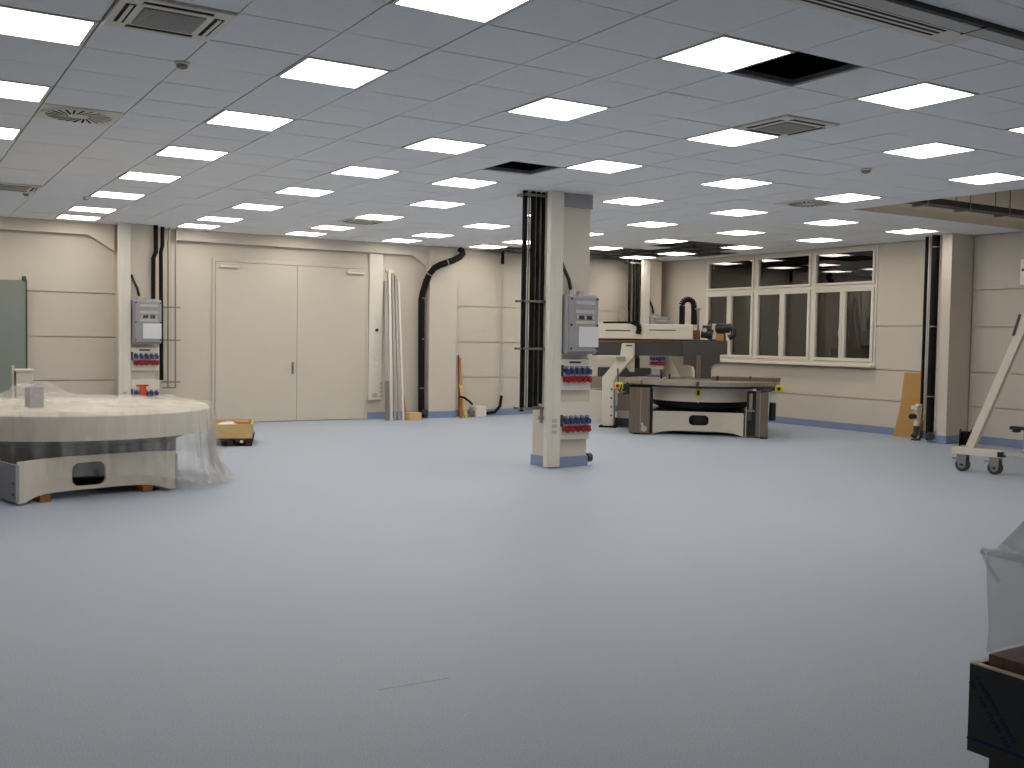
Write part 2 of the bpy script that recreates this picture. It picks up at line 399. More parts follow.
for k in range(3):
    v0, v1 = BV[k]+fw+.006, BV[k+1]-fw-.006; vm = (v0+v1)/2
    sash(v0, v1, ZT1+.006, WZ1-.051, .042)
    s1 = sash(vm+.004, v1, WZ0+.056, ZT0-.006); s2 = sash(v0, vm-.004, WZ0+.056, ZT0-.006)
    MB().box(-.075, -.055, vm+.02, vm+.05, 1.72, 1.78).tube([(-.075, vm+.035, 1.76), (-.09, vm+.035, 1.76), (-.09, vm+.035, 1.86)], .008, 8).build('handle', M_white, s1)
MB().box(-.16, -.012, WV0-.03, WV1+.03, WZ0-.045, WZ0).build('window_sill', M_white, wn, bevel=.006)

# ------------------------------------------------------------------ columns
def column(name, x0, x1, y0, y1, label, sides='l'):
    o = thing(name, label, 'column', ((x0+x1)/2, (y0+y1)/2, 0), kind='structure'); W, D = (x1-x0)/2, (y1-y0)/2
    MB().box(-W, W, -D, D, 0, ZC).build('shaft', M_wall, o, bevel=.008)
    MB().box(-W-.014, W+.014, -D-.014, D+(.014 if 'b' in sides else -.02), 0, .13).build('skirting', M_skirt, o, bevel=.003)
    return o
column('column', AV(429.5, 330, V1-.22).x, AV(456.5, 330, V1-.22).x, V1-.22, V1-.013, 'plain cream wall column beside the bent black drain pipe')
column('column', 14.62, U1-.013, 10.21, 10.39, 'cream wall column between window and wheeled frame')

def utility(ox, oy, name, where, freestanding=False, orange=False, strips=2, deep=.4):
    """electrical column: shaft, trunking, distribution box, socket strips; origin at the front left foot of the trunking"""
    if freestanding:
        c = column('column', ox+.1, ox+.66, oy+.09, oy+.09+deep, 'free-standing square cream column carrying %s' % name, 'b')
        MB().box(-.20, .285, -deep/2-.03, -deep/2, ZC-.17, ZC-.001).build('ceiling_collar', M_grey, c)
        MB().tube([(.30, -deep/2+.02, .10), (.36, -deep/2+.02, .10)], .055, 16).build('drain_cap', M_rubber, c, smooth=True)
    else:
        c = column('column', ox+.1, ox+.60, oy+.09, V1-.013, 'cream wall column with switch box: the %s' % where)
    t = tag(MB().box(0, .19, 0, .085, .02, ZC-.001).box(.075, .115, -.004, 0, .02, ZC-.02).build('cable_trunking', M_white, loc=(ox, oy, 0), bevel=.005), 'tall white cable trunking up the front of the %s' % where, 'trunking')
    for z in (.43, .50, .57): MB().box(.06, .13, -.012, -.004, z, z+.045).build('outlet', M_lgrey, t, bevel=.003)
    # distribution box
    bx = thing('distribution_box', 'grey switch box with pinned paper note on the %s' % where, 'switch box', (ox, oy, 0))
    y = .088
    MB().box(.215, .665, y-.16, y, 1.415, 2.14).build('housing', M_grey, bx, bevel=.015)
    cov = MB().box(.235, .66, y-.20, y-.161, 1.44, 2.12).build('cover', M_lgrey if False else M_grey, bx, bevel=.012)
    for z in (2.02, 1.91, 1.78): MB().box(.31, .60, y-.208, y-.2, z, z+.045).build('label_strip', M_lgrey, cov, bevel=.003)
    for k in range(7): MB().box(.325+k*.039, .355+k*.039, y-.212, y-.2, 1.84, 1.885).build('breaker', M_dkgrey if k % 3 else M_lgrey, cov)
    for x in (.25, .64):
        for z in (1.48, 1.77, 2.09): MB().tube([(x, y-.2, z), (x, y-.212, z)], .014, 10).build('screw', M_dkgrey, cov)
    MB().box(.36, .655, y-.214, y-.204, 1.50, 1.75).build('paper_note', M_paper, bx)
    MB().box(.30, .36, y-.09, y-.03, 2.14, 2.20).build('cable_gland', M_lgrey, bx); MB().box(.44, .50, y-.09, y-.03, 2.14, 2.19).build('cable_gland', M_lgrey, bx)
    tag(MB().tube([(ox+.22, oy+.083, 2.55), (ox+.24, oy+.05, 2.46), (ox+.30, oy+.03, 2.33), (ox+.33, oy+.03, 2.202)], .022, 10).build('corrugated_conduit', M_blackp, smooth=True),
        'short black conduit above the switch box of the %s' % where, 'conduit')
    # socket strips
    for s in range(strips):
        zt = 1.245 if s == 0 else .63
        st = thing('socket_strip', ('upper' if s == 0 else 'lower')+' strip of blue and red power sockets on the %s' % where, 'power sockets', (ox, oy, 0))
        MB().box(.20, .655, y-.06, y, zt-.28, zt+(.10 if s == 0 else .18)).build('back_plate', M_white, st, bevel=.004)
        MB().box(.20, .225, y-.09, y-.06, zt-.11, zt+.03).build('end_cap', M_rubber, st)
        if s == 0: MB().box(.33, .50, y-.064, y-.06, zt+.05, zt+.075).build('rating_plate', M_dkgrey, st)
        for k in range(5):
            x = .275+k*.082
            MB().tube([(x, y-.06, zt-.03), (x, y-.12, zt-.05)], .033, 12).box(x-.028, x+.028, y-.128, y-.10, zt-.085, zt-.025).build('blue_socket', M_blue, st, smooth=False)
            MB().box(x-.02, x+.02, y-.10, y-.06, zt-.005, zt+.018).build('latch', M_grey, st)
            MB().box(x-.038, x+.038, y-.11, y-.06, zt-.178, zt-.108).tube([(x, y-.07, zt-.14), (x, y-.135, zt-.165)], .028, 12).build('red_socket', M_red, st)
            MB().box(x-.03, x+.03, y-.09, y-.06, zt-.11, zt-.085).build('white_collar', M_paper, st)
    if orange:
        tag(MB().box(ox+.32, ox+.42, oy-.078, oy-.066, .40, .72).box(ox+.26, ox+.46, oy-.078, oy-.066, .705, .735).build('safety_tag', M_orange), 'orange-red tag hung over the lower sockets beside the door', 'tag')
CPX, CPY = 6.915, 10.29
utility(CPX, CPY, 'sockets and a switch box', 'free-standing column', True)
LPX, LPY = AV(118.6, 300, 17.62).x, 17.62
utility(LPX, LPY, '', 'column beside the door', orange=True)
RPX, RPY = AV(643.0, 300, 17.55).x, 17.55
utility(RPX, RPY, '', 'window corner column', strips=1)

# ------------------------------------------------------------------ pipes at the columns
def pipe(pts, r, m, label, name='pipe', group=None, n=12): return tag(MB().tube(pts, r, n).build(name, m, smooth=True), label, 'pipe', group)
def bundle(v, dark, thin, brackets, where, zb, x_end, zbr_drop=0):
    for k, (x, wpx) in enumerate(dark):
        p = AV(x, 300, v); r = wpx*p.dot(FWD)/FPX/2
        pipe([(p.x, v, zb+.03*k), (p.x, v, ZC-.002)], r, M_black, 'black insulated riser pipe, %s the %s' % (['outermost from', 'third from', 'second from', 'closest to'][k], where), 'riser_pipe', 'black risers at the %s' % where)
    for k, x in enumerate(thin):
        p = AV(x, 300, v+.06)
        pipe([(p.x, v+.06, zb+.05 if zb > .1 else zb), (p.x, v+.06, ZC-.002)], .011, M_steel, 'thin grey conduit between the black risers, %s the %s' % ((['outermost from', 'third from', 'second from', 'closest to'] if len(thin) == 4 else ['farther from', 'closer to'])[k], where), 'conduit', 'thin conduits at the %s' % where)
    x0 = AV(dark[0][0]-dark[0][1]/2, 300, v).x-.014
    for k, z in enumerate(brackets):
        tag(MB().box(x0, x_end, v-.075, v-.045, z-.014, z+.014).box(x0, x_end, v+.0715, v+.11, z-.014, z+.014).box(x0, x0+.012, v-.075, v+.11, z-.014, z+.014).build('pipe_bracket', M_steel),
            '%s galvanised rail clamping the black risers of the %s' % ((['topmost', 'upper middle', 'lower middle', 'lowest'] if len(brackets) == 4 else ['upper', 'lower'])[k], where), 'bracket', 'pipe rails at the %s' % where)
bundle(10.52, [(523.5, 5), (531.7, 5), (537, 3.6), (542, 3.6)], [527.5, 534.8, 539.6, 545], [3.34, 2.05, 1.47, .735], 'free-standing column', .70, CPX+.098)
bundle(17.7, [(629.3, 3.0), (633.6, 2.4), (637.4, 3.6), (640.6, 2.2)], [631.4, 635.3], [3.30, 2.0], 'window corner column', .001, RPX+.098)
tag(MB().tube([(CPX-.02, 10.40, .735), (CPX-.02, 10.40, .56)], .02, 10).box(CPX-.05, CPX+.01, 10.37, 10.43, .60, .64).build('drain_tap', M_steel, smooth=False), 'small steel tap under the pipe bundle of the middle column', 'tap')
# bundle beside the door
def door_pipe(pts, r, m, label, name, v=17.858):
    P = [AV(x, y, v) for x, y in pts]; P[0].z = ZC-.002
    return pipe([tuple(q) for q in P], r, m, label, name)
door_pipe([(156, 216), (156, 252), (153.4, 258), (153.2, 299)], .036, M_black, 'shorter black jogged pipe ending at the switch box beside the door', 'riser_pipe', 17.66)
door_pipe([(162.5, 216), (162.3, 246), (160.8, 252), (161.5, 380)], .034, M_black, 'longer black jogged pipe running down behind the switch box beside the door', 'riser_pipe', 17.85)
door_pipe([(169.4, 222), (169.2, 238), (168, 242), (168, 388)], .012, M_steel, 'thin steel pipe next to the black riser beside the door', 'conduit')
door_pipe([(176.5, 222), (176.3, 238), (175.4, 242), (175.4, 388)], .012, M_steel, 'thin steel pipe nearest to the double door', 'conduit')
for y, nm in ((307, 'upper'), (340, 'middle'), (382, 'lowest')):
    p0, p1 = AV(161, y, 17.9), AV(180, y, 17.9)
    tag(MB().box(p0.x, p1.x, 17.87, 17.90, p0.z-.014, p0.z+.014).box(p0.x+.1, p0.x+.13, 17.9, V1-.013, p0.z-.014, p0.z+.014).build('pipe_bracket', M_steel), '%s galvanised rail holding the thin pipes beside the door' % nm, 'bracket', 'pipe rails beside the door')
tag(MB().box(AV(162, 387, 17.87).x, AV(175.5, 387, 17.87).x, 17.84, 17.862, .65, .675).build('pipe_link', M_steel), 'short steel link joining the thin pipe ends beside the door', 'bracket')

# drain pipe with bends, clamps and cleaning cap
vp = V1-.13
dpx = [(421.4, 400, 0), (421.4, 300, 0), (423, 292, 0), (426, 282, .05), (429.5, 274, .12), (434, 268.5, .19), (440, 265, .19), (447, 262.5, .19), (454, 260, .19), (460, 257, .19), (463, 253.5, .19), (462, 251, .19), (459.5, 249.3, .19)]
pts = [AV(x, y, vp-b_) for x, y, b_ in dpx]
pts[0].z = .02; pts[-1].z = ZC-.03
dp = thing('drain_pipe', 'thick black drain pipe bending over to the ceiling', 'pipe', (0, 0, 0))
MB().tube(pts, .062, 16).build('pipe_run', M_black, dp, smooth=True)
for y in (298, 339, 388):
    z = AV(421, y, vp).z; MB().lathe([(.066, -.01), (.069, 0), (.066, .01)], (pts[0].x, vp, z), 20).build('pipe_clamp', M_steel, dp)
for k in (4, 7): 
    q = pts[k]; dd = (pts[k+1]-pts[k-1]).normalized()*.012
    MB().tube([q-dd, q+dd], .067, 16).build('pipe_clamp', M_steel, dp)
MB().tube([(pts[0].x+.03, vp-.06, .12), (pts[0].x+.04, vp-.13, .12)], .058, 16).build('cleaning_cap', M_rubber, dp, smooth=True)

# thin grey pipe and hose on the back wall
vq = V1-.07
pp = [AV(x, y, vq) for x, y in ((502.5, 270), (501.5, 395), (500, 406), (494, 412), (484, 413.5))]
tag(MB().tube([(pp[0].x, vq, ZC-.012), tuple(pp[0]), tuple(pp[1])], .022, 10).build('wall_pipe', M_lgrey, smooth=True), 'thin grey pipe running up the wall from a black hose', 'pipe')
tag(MB().tube([tuple(pp[0]+Vector((0, 0, .12))), (pp[0].x, vq, ZC-.01)], .035, 10).build('pipe_sleeve', M_black, smooth=True), 'black sleeve at the top of the thin grey wall pipe', 'sleeve')
h = [pp[1]+Vector((0, 0, -.01)), pp[2], pp[3]+Vector((0, -.03, 0)), pp[4]+Vector((0, -.05, 0))]
for q in h: q.z = max(q.z, .05)
tag(MB().tube(h, .032, 10).build('hose', M_black, smooth=True), 'black hose curving from the thin pipe to the floor box', 'hose')
wbx = thing('pump_box', 'small white pump box on the floor by the back wall', 'pump', (AV(477, 410, 17.9).x, 17.85, 0))
MB().box(-.10, .14, -.1, .12, 0, .22).build('housing', M_white, wbx, bevel=.015)
MB().tube([(-.1, 0, .1), (-.22, -.02, .1)], .035, 10).tube([(-.2, -.02, .05), (-.2, -.02, .2)], .022, 10).box(-.3, -.14, -.08, .04, 0, .05).build('pump_valve', M_steel, wbx)
tag(MB().tube([tuple(AV(x, y, 17.8)) for x, y in ((459.5, 396.5), (464, 397.5), (469, 401), (472.5, 404.5))], .022, 8).build('hose', M_black, smooth=True), 'short black hose arching behind the wooden sticks', 'hose')
# sticks leaning at the column
def lean(x0, x1, y0, y1, w_, dpt, m, label, name, vb=17.72, vt=17.81, cat='bar', group=None):
    b0, t0 = AV(x0, y0, vb), AV(x1, y1, vt); b0.z = .0
    return tag(MB().bar(b0, t0, dpt, w_, up=(1, 0, 0)).build(name, m), label, cat, group)
cr_x = AV(457.5, 400, 17.75).x
lean(464.5, 460.6, 418, 358, .035, .035, M_wood, 'long pale wooden stick leaning at the plain column', 'wooden_stick', 17.92, 18.1)
lean(459.2, 458.6, 418, 355, .022, .022, M_red, 'thin red rod leaning at the plain column', 'red_rod', 17.98, 18.11)
lean(466, 460.5, 418, 385, .06, .03, M_wood, 'short broad pale batten leaning at the plain column', 'wooden_batten', 17.75, 17.95)
lean(461, 461.2, 418, 398, .05, .03, M_block, 'short brown batten leaning at the plain column', 'wooden_batten', 17.64, 17.72)
# aluminium profiles between trunking and drain pipe
PR = [(386.6, 385.6, 281, .055, M_alu, 'wide dull aluminium bar leaning next to the white trunking'), (391.2, 389.4, 269, .05, M_white, 'tallest white profile in the leaning bundle beside the door'),
      (395.0, 392.6, 274, .04, M_alu, 'silver bar right beside the tallest white profile'), (399.2, 395.4, 276, .04, M_alu, 'silver bar in the middle of the leaning bundle'),
      (403.4, 398.4, 281, .04, M_white, 'white bar leaning outermost towards the drain pipe')]
for k, (x0, x1, yt, wd, mt, lb) in enumerate(PR):
    lean(x0, x1, 418, yt, wd, .03, mt, lb, 'profile_bar', 17.70-.02*k, V1-.035, group='profiles leaning beside the door')
lean(387.3, 387.0, 418, 381, .085, .02, M_steel, 'short grey channel standing in front of the leaning bars', 'short_channel', 17.64, 17.70)
lean(406, 402.5, 418, 392, .05, .02, M_block, 'short brown offcut leaning beside the bars', 'wooden_offcut', 17.75, 17.95)
tag(MB().box(-.13, .13, -.1, .1, 0, .145).box(-.02, .02, -.104, -.1, .06, .1).build('wooden_block', M_wood, loc=(AV(412, 414, 17.66).x, 17.60, 0), bevel=.004), 'small pale wooden block on the floor beside the drain pipe', 'block')
tag(MB().box(-.16, .02, -.03, 0, 2.84, 2.9).box(-.16, -.13, -.06, 0, 2.86, 2.88).build('wall_bracket', M_white, loc=(AV(393, 270, V1).x, V1, 0)), 'small white bracket on the wall above the leaning bars', 'bracket')

# risers next to the window column
uq = 14.70
def up_pipe(x0, x1, r, m, label, name, zb, u=uq):
    t, b_ = AU(x0, 240, u), AU(x1, 436, u); v = (t.y+b_.y)/2
    return pipe([(u, v, zb), (u, v, ZC-.002)], r, m, label, name), v
rp, v3 = up_pipe(934.5, 931, .062, M_black, 'thick black riser pipe beside the window column', 'riser_pipe', .03)
for z in (.75, 1.9, 3.2): MB().lathe([(.066, -.01), (.069, 0), (.066, .01)], (uq, v3, z), 20).build('pipe_clamp', M_steel, rp)
MB().tube([(uq-.02, v3-.03, .10), (uq-.16, v3-.14, .10)], .065, 16).build('elbow', M_rubber, rp, smooth=True)
_, v2 = up_pipe(928, 925.5, .016, M_lgrey, 'thin pale pipe between the two black risers', 'riser_pipe', .35, uq+.1)
rp2, v1_ = up_pipe(925, 922.8, .026, M_black, 'slim black riser pipe left of the thick one', 'riser_pipe', .61, uq+.1)
vb = thing('valve', 'white valve with dark outlet at the foot of the slim riser', 'valve', (uq, v1_+.02, 0))
MB().tube([(.05, 0, .60), (.02, 0, .50), (.02, 0, .33), (0, 0, .24)], .045, 12).box(-.07, .06, -.06, .06, .52, .58).build('valve_body', M_white, vb, smooth=False)
MB().tube([(-.02, .02, .40), (-.12, .02, .40)], .045, 12).build('outlet', M_blackp, vb)
MB().tube([(.02, 0, .24), (.0, 0, .12), (-.06, .0, .07)], .05, 12).build('foot_elbow', M_rubber, vb, smooth=True)
MB().box(-.06, .06, -.05, .05, 0, .03).build('foot_plate', M_rubber, vb)
# tan board
bd = tag(MB().prism([(-.32, 0), (.2, 0), (.2, 1.12), (-.22, 1.12), (-.23, .55), (-.28, .2)], 0, .012).build('leaning_board', M_board), 'tan board leaning at the wall beside the black risers', 'board')
pc = AZ(909, 439.5, 0)
bd.location = (U1-.165, 11.22, 0); bd.rotation_euler = (R(-6.5), 0, R(-90))

# ------------------------------------------------------------------ ceiling fittings
def light_proto():
    f = MB(); a_, b_ = .303, .281
    f.box(-a_, a_, -a_, -b_, -.004, .02).box(-a_, a_, b_, a_, -.004, .02).box(-a_, -b_, -b_, b_, -.004, .02).box(b_, a_, -b_, b_, -.004, .02)
    return f.mesh('frame', M_white), MB().box(-b_, b_, -b_, b_, -.002, .012).mesh('diffuser', M_lamp), MB().box(-a_, a_, -a_, a_, .0205, .05).mesh('housing', M_grey)  # housing: unseen opaque back added to keep panel light out of the plenum
fm, dm, hm_ = light_proto()
for (i, j) in LIGHTS:
    ORD = ['first', 'second', 'third', 'fourth', 'fifth', 'sixth', 'seventh', 'eighth', 'ninth']
    lab = 'white LED ceiling panel, %s row from the back wall, %s column from the window wall' % (ORD[7-min(7, max(0, round(j/3)))], ORD[6-round(i/3)])
    t = thing('ceiling_light', lab, 'ceiling light', (gu(i), gv(j), ZC), group='LED panels in the tile ceiling')
    for nme, me in (('frame', fm), ('diffuser', dm), ('housing', hm_)):
        o = bpy.data.objects.new(nme, me); COL.objects.link(o); o.parent = t
def aircon(i, j, lab, turn=0):
    t = thing('ceiling_cassette', lab, 'air conditioner', (gu(i), gv(j), ZC), R(90*turn))
    MB().box(-.305, .305, -.305, .305, -.018, .02).build('fascia', M_white, t, bevel=.006)
    g = MB().box(-.17, .17, -.17, .17, -.024, -.018).build('return_grille', M_taupe, t)
    for k in range(14): MB().box(-.165, .165, -.163+k*.0243, -.153+k*.0243, -.028, -.024).build('grille_slat', M_lgrey, g)
    for k in range(4):
        s = MB().box(-.19, .19, -.268, -.212, -.0195, -.018).build('air_slot', M_dark, t); s.rotation_euler = (0, 0, R(90*k))
        l = MB().bar((-.19, -.24, -.026), (.19, -.24, -.026), .020, .004).build('louvre', M_white, s)
aircon(-2, 2, 'white square ceiling cassette with open louvres next to a smoke detector')
aircon(6, 2, 'white square ceiling cassette beside an LED panel and near the black open tile')
aircon(-2, 15, 'white ceiling cassette above the wrapped round machine')
aircon(6, 16, 'white ceiling cassette nearest to the double door')
def swirl(i, j, lab):
    t = thing('swirl_diffuser', lab, 'air vent', (gu(i), gv(j), ZC))
    MB().box(-.308, .308, -.308, .308, -.004, .015).build('face_plate', M_white, t)
    MB().lathe([(.285, -.010), (.275, -.013), (.02, -.013)], n=36).build('swirl_disc', M_white, t)
    for k in range(24):
        a = 2*math.pi*k/24; c, s = math.cos(a), math.sin(a); off = .35
        p, q = Vector((.09*math.cos(a-off), .09*math.sin(a-off), -.0145)), Vector((.255*c, .255*s, -.0145))
        MB().bar(p, q, .016 if k % 2 else .022, .002).build('swirl_slot', M_dark, t)
        MB().bar(p+Vector((.012*s, -.012*c, -.001)), q+Vector((.02*s, -.02*c, -.001)), .012, .002).build('swirl_vane', M_white, t)
swirl(-2, 7, 'square swirl air diffuser with round slotted disc above the wrapped machine')
swirl(12, 7, 'square swirl air diffuser beside an LED panel towards the window wall')
def detector(x, y, lab, r=.05):
    p = AZ(x, y, ZC)
    t = thing('smoke_detector', lab, 'smoke detector', (p.x, p.y, ZC))
    MB().lathe([(r, 0), (r, -.014), (r*.8, -.018)], n=20).build('base', M_white, t, smooth=True)
    MB().lathe([(r*.75, -.018), (r*.7, -.036), (r*.35, -.046)], n=20).build('sensor_head', M_taupe, t, smooth=True)
detector(182, 62, 'round smoke detector next to the cassette with open louvres')
detector(866, 169, 'round smoke detector standing alone among tiles towards the windows', .06)
detector(26, 192.5, 'small round detector beside the cassette above the wrapped machine')
detector(86, 196.5, 'small round detector touching an LED panel near the back wall')
# slot diffuser and rail
sd = thing('slot_diffuser', 'long white linear air diffuser with three dark slots along the ceiling rail', 'air vent', (0, 0, ZC))
MB().box(gu(-1.5)+.004, gu(4.5)-.004, 3.664, gv(-1.5)-.004, -.003, .015).build('face_plate', M_white, sd)
for v in (3.80, 3.755, 3.71): MB().box(2.1, 5.22, v+.015, v+.035, -.005, -.003).build('air_slot', M_dark, sd)
for k in range(6): MB().tube([(5.30+k*.045, 3.688, -.003), (5.30+k*.045, 3.688, -.010)], .012, 8).build('vent_hole', M_paper, sd)
rl = thing('ceiling_rail', 'dark grey metal rail running along the ceiling beside the slot diffuser', 'rail', (0, 0, ZC))
MB().box(gu(-1.5)+.004, U1-.05, 3.511, 3.66, -.028, .02).build('rail_channel', M_dkgrey, rl)
MB().box(gu(-1.5)+.004, U1-.05, 3.53, 3.64, -.034, -.028).build('rail_lip', M_lgrey, rl)
for u in (3.4, 5.25, 8): MB().box(u, u+.006, 3.505, 3.662, -.0365, -.0285).build('rail_joint', M_dark, rl)
# things seen inside the ceiling opening
p0 = AZ(940, 201, ZC+.12)
tr = thing('cable_tray', 'dark metal tray crossing the ceiling opening towards the window wall', 'cable tray', (0, p0.y, ZC+.05))
MB().box(11.0, U1-.02, -.10, .10, 0, .012).box(11.0, U1-.02, -.10, -.09, .012, .08).box(11.0, U1-.02, .09, .10, .012, .08).build('tray', M_dkgrey, tr)
for k in range(4): MB().box(11.6+k*.9, 11.64+k*.9, -.12, .12, -.03, 0).tube([(11.62+k*.9, -.11, 0), (11.62+k*.9, -.11, .50)], .008, 8).tube([(11.62+k*.9, .11, 0), (11.62+k*.9, .11, .50)], .008, 8).build('tray_hanger', M_steel, tr)

# ------------------------------------------------------------------ big machine in the corner
MC = Vector((.70711*17.29, .70711*17.29, 0)); MA = Vector((.70711, -.70711, 0))
mo = thing('gantry_machine', 'cream gantry machine with round steel table and dark grey beam', 'machine', tuple(MC+MA*-.83), R(-45))
X0 = .83                                                 # local x = measured x + X0
def concave_base(parent, W, zb, zt, mt, hole_x=0, hz0=.155, hz1=.33):
    hole = True
    # front plate bowed inward, ends proud; built as a strip with a rounded hole
    N = 24; HC = hole_x; xs = sorted(set([round(-W/2+W*k/N, 4) for k in range(N+1)]+[round(HC+hx_, 4) for hx_ in (-.165, -.16, -.15, -.13, -.10, -.05, 0, .05, .10, .13, .15, .16, .165)])); N = len(xs)-1
    def dy(x): return .13*(1-min(1, abs(x)/(W/2*.92))**4)
    def zlo(x): return zb+(.055*(1-min(1, abs(x)/(W/2*.9))**6))
    m = MB(); hw, h0, h1 = .165, zb+hz0, zb+hz1
    for k in range(N):
        a_, b_ = xs[k], xs[k+1]; c = (a_+b_)/2
        def quad(za0, zb0, za1, zb1):
            m.add([(a_, dy(a_), za0), (b_, dy(b_), zb0), (b_, dy(b_), zb1), (a_, dy(a_), za1), (a_, dy(a_)+.03, za0), (b_, dy(b_)+.03, zb0), (b_, dy(b_)+.03, zb1), (a_, dy(a_)+.03, za1)],
                  [(0,1,2,3),(7,6,5,4),(0,4,5,1),(3,2,6,7),(0,3,7,4),(1,5,6,2)])
        if hole and abs(c-HC) < hw:
            def hz(x):
                e = max(0, abs(x-HC)-(hw-.07))/.07; e = min(1, e); rr = .07*(1-math.sqrt(max(0, 1-e*e))); return rr
            quad(zlo(a_), zlo(b_), h0+hz(a_), h0+hz(b_)); quad(h1-hz(a_), h1-hz(b_), zt, zt)
        else: quad(zlo(a_), zlo(b_), zt, zt)
    o = m.build('base_front', mt, parent)
    return o
W = 1.54
bf = concave_base(mo, 1.60, .012, .40, M_mach); bf.location = (.01, .1, 0)
for s in (-1, 1): MB().box(s*W/2-.015, s*W/2+.015, .1, 2.2, .02, .40).build('base_side', M_dkgrey, mo)
MB().box(-W/2, W/2, 2.2, 2.24, .02, .4).build('base_back', M_mach, mo)
MB().lathe([(.62, .03), (.62, .40), (.55, .44), (.55, .56)], (0, 1.0, 0), 36).build('bearing_core', M_blackp, mo, smooth=True)
hv = MB().box(-.13, -.02, .4, .5, .15, .32).tube([(.07, .4, .21), (.07, .5, .21)], .06, 12).build('valve_block', M_steel, mo)
MB().lathe([(.70, .42), (.86, .50), (.86, .57)], (0, 1.0, 0), 48).build('disc_skirt', M_black, mo, smooth=True)
dsc = MB().lathe([(.86, .57), (.90, .575), (.90, .80), (.87, .82)], (0, 1.0, 0), 56).build('rotary_disc', M_mach, mo, smooth=True)
MB().box(-.045, .045, .085, .095, .66, .80).build('warning_tag', M_yellow, dsc, bevel=.01)
MB().box(-.018, .018, .08, .085, .69, .77).build('tag_symbol', M_dark, dsc)
MB().tube([(0, .085, .66), (0, .085, .56)], .008, 8).build('tag_cord', M_paper, dsc)
# steel table ring of eight plates
for k in range(8):
    a0, a1 = R(45*k+1.2), R(45*k+43.8); n = 6
    outr = [(1.36*math.cos(a0+(a1-a0)*q/n), 1.1+1.36*math.sin(a0+(a1-a0)*q/n)) for q in range(n+1)]
    inn = [(.62*math.cos(a1+(a0-a1)*q/n), 1.1+.62*math.sin(a1+(a0-a1)*q/n)) for q in range(n+1)]
    MB().zprism(outr+inn, .855, .925).build('table_plate', M_plate, mo)
MB().lathe([(.60, .84), (.60, .915)], (0, 1.1, 0), 40).build('table_centre', M_plate, mo, smooth=True)
MB().lathe([(1.28, .815), (1.30, .855)], (0, 1.1, 0), 48).build('table_ring', M_dkgrey, mo)
MB().box(.19, 1.33, .55, .68, .925, .985).build('table_rail', M_stain, mo)
MB().box(.19, 1.36, .95, 1.08, .925, .985).build('table_rail', M_stain, mo)
for x, y in ((.3, .5), (-.55, .9), (-.7, 1.0), (.85, .6)): MB().tube([(x, y, .925), (x, y, 1.01)], .018, 10).build('clamp_pin', M_blackp, mo)
for s, x0, x1 in ((-1, -1.98+X0, -1.63+X0), (1, .12+X0, .32+X0)):
    l = MB().box(x0, x1, 0, .30, .025, .80).build('steel_leg', M_stain, mo, bevel=.004)
    xm = x0+.19 if s < 0 else x0+.06
    MB().box(xm, xm+.012, -.006, 0, .03, .80).build('leg_seam', M_plate, l)
    MB().box(x0, x1, .02, .3, .80, .845).build('leg_cap', M_black, l)
    MB().box(x0+.08, x0+.2, .05, .25, 0, .025).build('leg_foot', M_black, l)
    if s < 0: MB().tube([(x1-.09, -.01, .10), (x1-.09, -.03, .10)], .05, 14).tube([(x1-.13, -.01, .2), (x1-.11, -.03, .13)], .018, 8).build('cable_plug', M_lgrey, l)
    hu = MB().box(x1 if s < 0 else x0-.15, x1+.03 if s < 0 else x0, .08, .25, .03, .78).build('hydraulic_unit', M_blackp, mo)
    if s > 0:
        MB().tube([(x0-.08, .06, .48), (x0-.08, .06, .74)], .03, 10).build('cylinder', M_taupe, hu)
        MB().tube([(x0-.10, .05, .30), (x0-.10, .05, .44)], .04, 10).build('cylinder', M_dkgrey, hu)
        MB().box(x0-.14, x0-.02, .02, .08, .44, .47).build('clamp_block', M_steel, hu)
# right side accessories
MB().box(1.17, 1.30, .1, .2, .60, .79).build('terminal_box', M_white, mo, bevel=.006)
MB().tube([(1.22, .15, .595), (1.22, .15, .30)], .055, 14).build('hanging_filter', M_blackp, mo, smooth=True)
for x, y, z in ((1.33, .1, .835), (-1.36, .25, .81)):
    e = MB().box(x-.07, x+.07, y-.06, y+.06, z-.055, z+.055).build('emergency_box', M_yellow, mo, bevel=.01)
    MB().tube([(x-.02, y-.06, z), (x-.02, y-.09, z)], .03, 12).build('emergency_knob', M_red if x < 0 else M_blackp, e)
MB().box(.95, 1.25, .0, .12, .80, .855).tube([(1.0, .02, .78), (1.2, .02, .82)], .03, 8).build('cable_manifold', M_blackp, mo)
MB().box(-1.26, -.95, .02, .14, .79, .85).tube([(-1.3, .1, .84), (-1.33, .15, .70), (-1.38, .3, .75), (-1.42, .5, 1.1)], .012, 8).build('cable_manifold', M_blackp, mo)
# gantry beam and head
gb = MB().prism([(-2.85+X0, 1.31), (-.9+X0, 1.33), (-.9+X0, 1.58), (-2.85+X0, 1.57)], 1.4, 1.75).build('gantry_beam', M_dkgrey, mo, bevel=.008)
MB().box(-2.85+X0, -.42+X0, 1.385, 1.40, 1.575, 1.605).build('orange_seal', M_orstrip, gb)
MB().box(-2.85+X0, -.42+X0, 1.39, 1.42, 1.605, 1.625).build('guide_rail', M_black, gb)
hd = [(-1.166,1.60),(-1.166,1.17),(-1.05,1.165),(-.985,1.14),(-.957,1.07),(-.957,.935),(-.67,.935),(-.672,1.10),(-.65,1.165),(-.60,1.20),(-.522,1.21),(-.522,1.365),(-.40,1.37),(-.40,1.62)]
MB().prism([(x+X0, z) for x, z in hd], 1.25, 1.40).build('gantry_head', M_dkgrey, mo, bevel=.01)
MB().box(-.93+X0, -.85+X0, 1.22, 1.25, .935, 1.35).build('head_slide', M_stain, mo)
